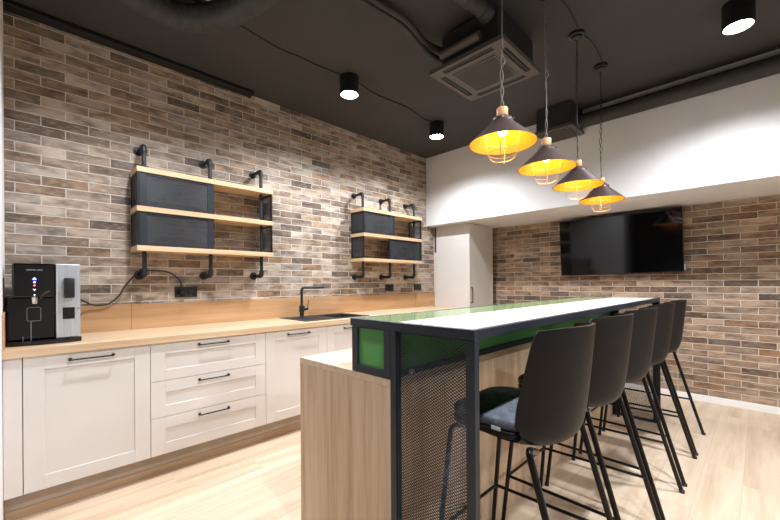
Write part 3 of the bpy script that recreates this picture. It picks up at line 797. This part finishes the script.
# refrigerant pipes
rp = thing('refrigerant_pipes', (1.7, -3.2, 2.88), 'pair of black insulated pipes sagging from the ceiling to the cassette air conditioner', 'pipes')
for k, dx in enumerate((0, .05)):
    q = [(1.55 + dx, -4.6, HC - .03), (1.60 + dx, -3.75, HC - .028), (1.63 + dx, -3.4, HC - .04), (1.66 + dx, -3.15, HC - .055), (1.655 + dx * .6, -2.95, 2.87 + .02 * k), (1.68 + dx * .3, -2.82, 2.835 + .055 * k), (1.754, -2.70, 2.81 + .06 * k)]
    obj('pipe', tube(new(), smooth_path(q, 8), .02, 12), 'duct' if k == 0 else 'cord', rp)

# vent box on the bulkhead and its pipe
vb = thing('vent_box', (1.9, -1.03, 2.85), 'black vent box with a slotted underside fixed high on the white bulkhead', 'vent')
obj('box', B(1.71, 2.045, -1.205, YS - .001, 2.745, HC - .001, bev=.005), 'acb', vb, smooth=False)
b = new(); z0 = 2.715
rect = (1.70, 2.06, -1.22, YS - .001)
box(b, rect[0], rect[1], rect[2], rect[2] + .03, z0, 2.7445, .002); box(b, rect[0], rect[1], rect[3] - .03, rect[3], z0, 2.7445, .002)
box(b, rect[0], rect[0] + .03, rect[2] + .03, rect[3] - .03, z0, 2.7445, .002); box(b, rect[1] - .03, rect[1], rect[2] + .03, rect[3] - .03, z0, 2.7445, .002)
obj('grille_back', B(rect[0] + .03, rect[1] - .03, rect[2] + .03, rect[3] - .03, 2.735, 2.7448), 'slot', vb, smooth=False)
g = obj('grille_frame', b, 'acp', vb, smooth=False)
b = new()
for i in range(7):
    y = rect[2] + .05 + i * .04; box(b, rect[0] + .03, rect[1] - .03, y, y + .018, z0 + .002, z0 + .012, .001)
obj('grille_slats', b, 'acp', g, smooth=False)
bp_ = thing('bulkhead_pipe', (3.5, -.945, 2.825), 'thick black pipe running along the top of the white bulkhead from the vent box', 'pipe')
obj('pipe', tube(new(), [(2.0455, -.946, 2.828), (7.19, -.946, 2.828)], .066, 24), 'duct', bp_)
b = new()
tube(b, [(3.43, -.946, 2.828), (3.455, -.946, 2.828)], .0685, 24); obj('clamp', b, 'acp', bp_)
b = new(); tube(b, [(3.44, -.946, 2.8955), (3.44, -.946, HC - .0005)], .005, 8)
tube(b, [(3.405, -.985, 2.945), (3.44, -.946, 2.945)], .006, 8); tube(b, [(3.405, -.985, 2.935), (3.405, -.985, 2.958)], .008, 10)
obj('hanger_bolt', b, 'chrome', bp_)

# ------------------------------------------------------------------ world, camera
w = bpy.data.worlds.new('World'); bpy.context.scene.world = w; w.use_nodes = True
w.node_tree.nodes['Background'].inputs[0].default_value = (.02, .02, .022, 1)
w.node_tree.nodes['Background'].inputs[1].default_value = 1.0
sc = bpy.context.scene
yaw, roll = .7856, -.0067
s, c = math.sin(yaw), math.cos(yaw); cr, sr = math.cos(roll), math.sin(roll)
R0 = Vector((c, s, 0)); U0 = Vector((0, 0, 1)); F0 = Vector((-s, c, 0))
R1 = R0 * cr + U0 * sr; U1 = -R0 * sr + U0 * cr
cam = bpy.data.cameras.new('camera'); co = bpy.data.objects.new('camera', cam); C.objects.link(co)
cam.sensor_fit = 'HORIZONTAL'; cam.sensor_width = 36; cam.lens = 370.67 / 780 * 36
cam.shift_y = (282.6 - 260) / 780; cam.clip_start = .02
mw = Matrix((R1, U1, -F0)).transposed().to_4x4(); mw.translation = Vector((3.3124, -4.9168, 1.2346)); co.matrix_world = mw
sc.camera = co
sc.view_settings.view_transform = 'Standard'; sc.view_settings.look = 'None'
sc.view_settings.gamma = 1; sc.view_settings.exposure = 0.0; sc.view_settings.use_curve_mapping = False
sc.cycles.use_denoising = True
sc.cycles.sample_clamp_indirect = 6.0
sc.cycles.caustics_reflective = False; sc.cycles.caustics_refractive = False
sc.cycles.max_bounces = 10; sc.cycles.diffuse_bounces = 6
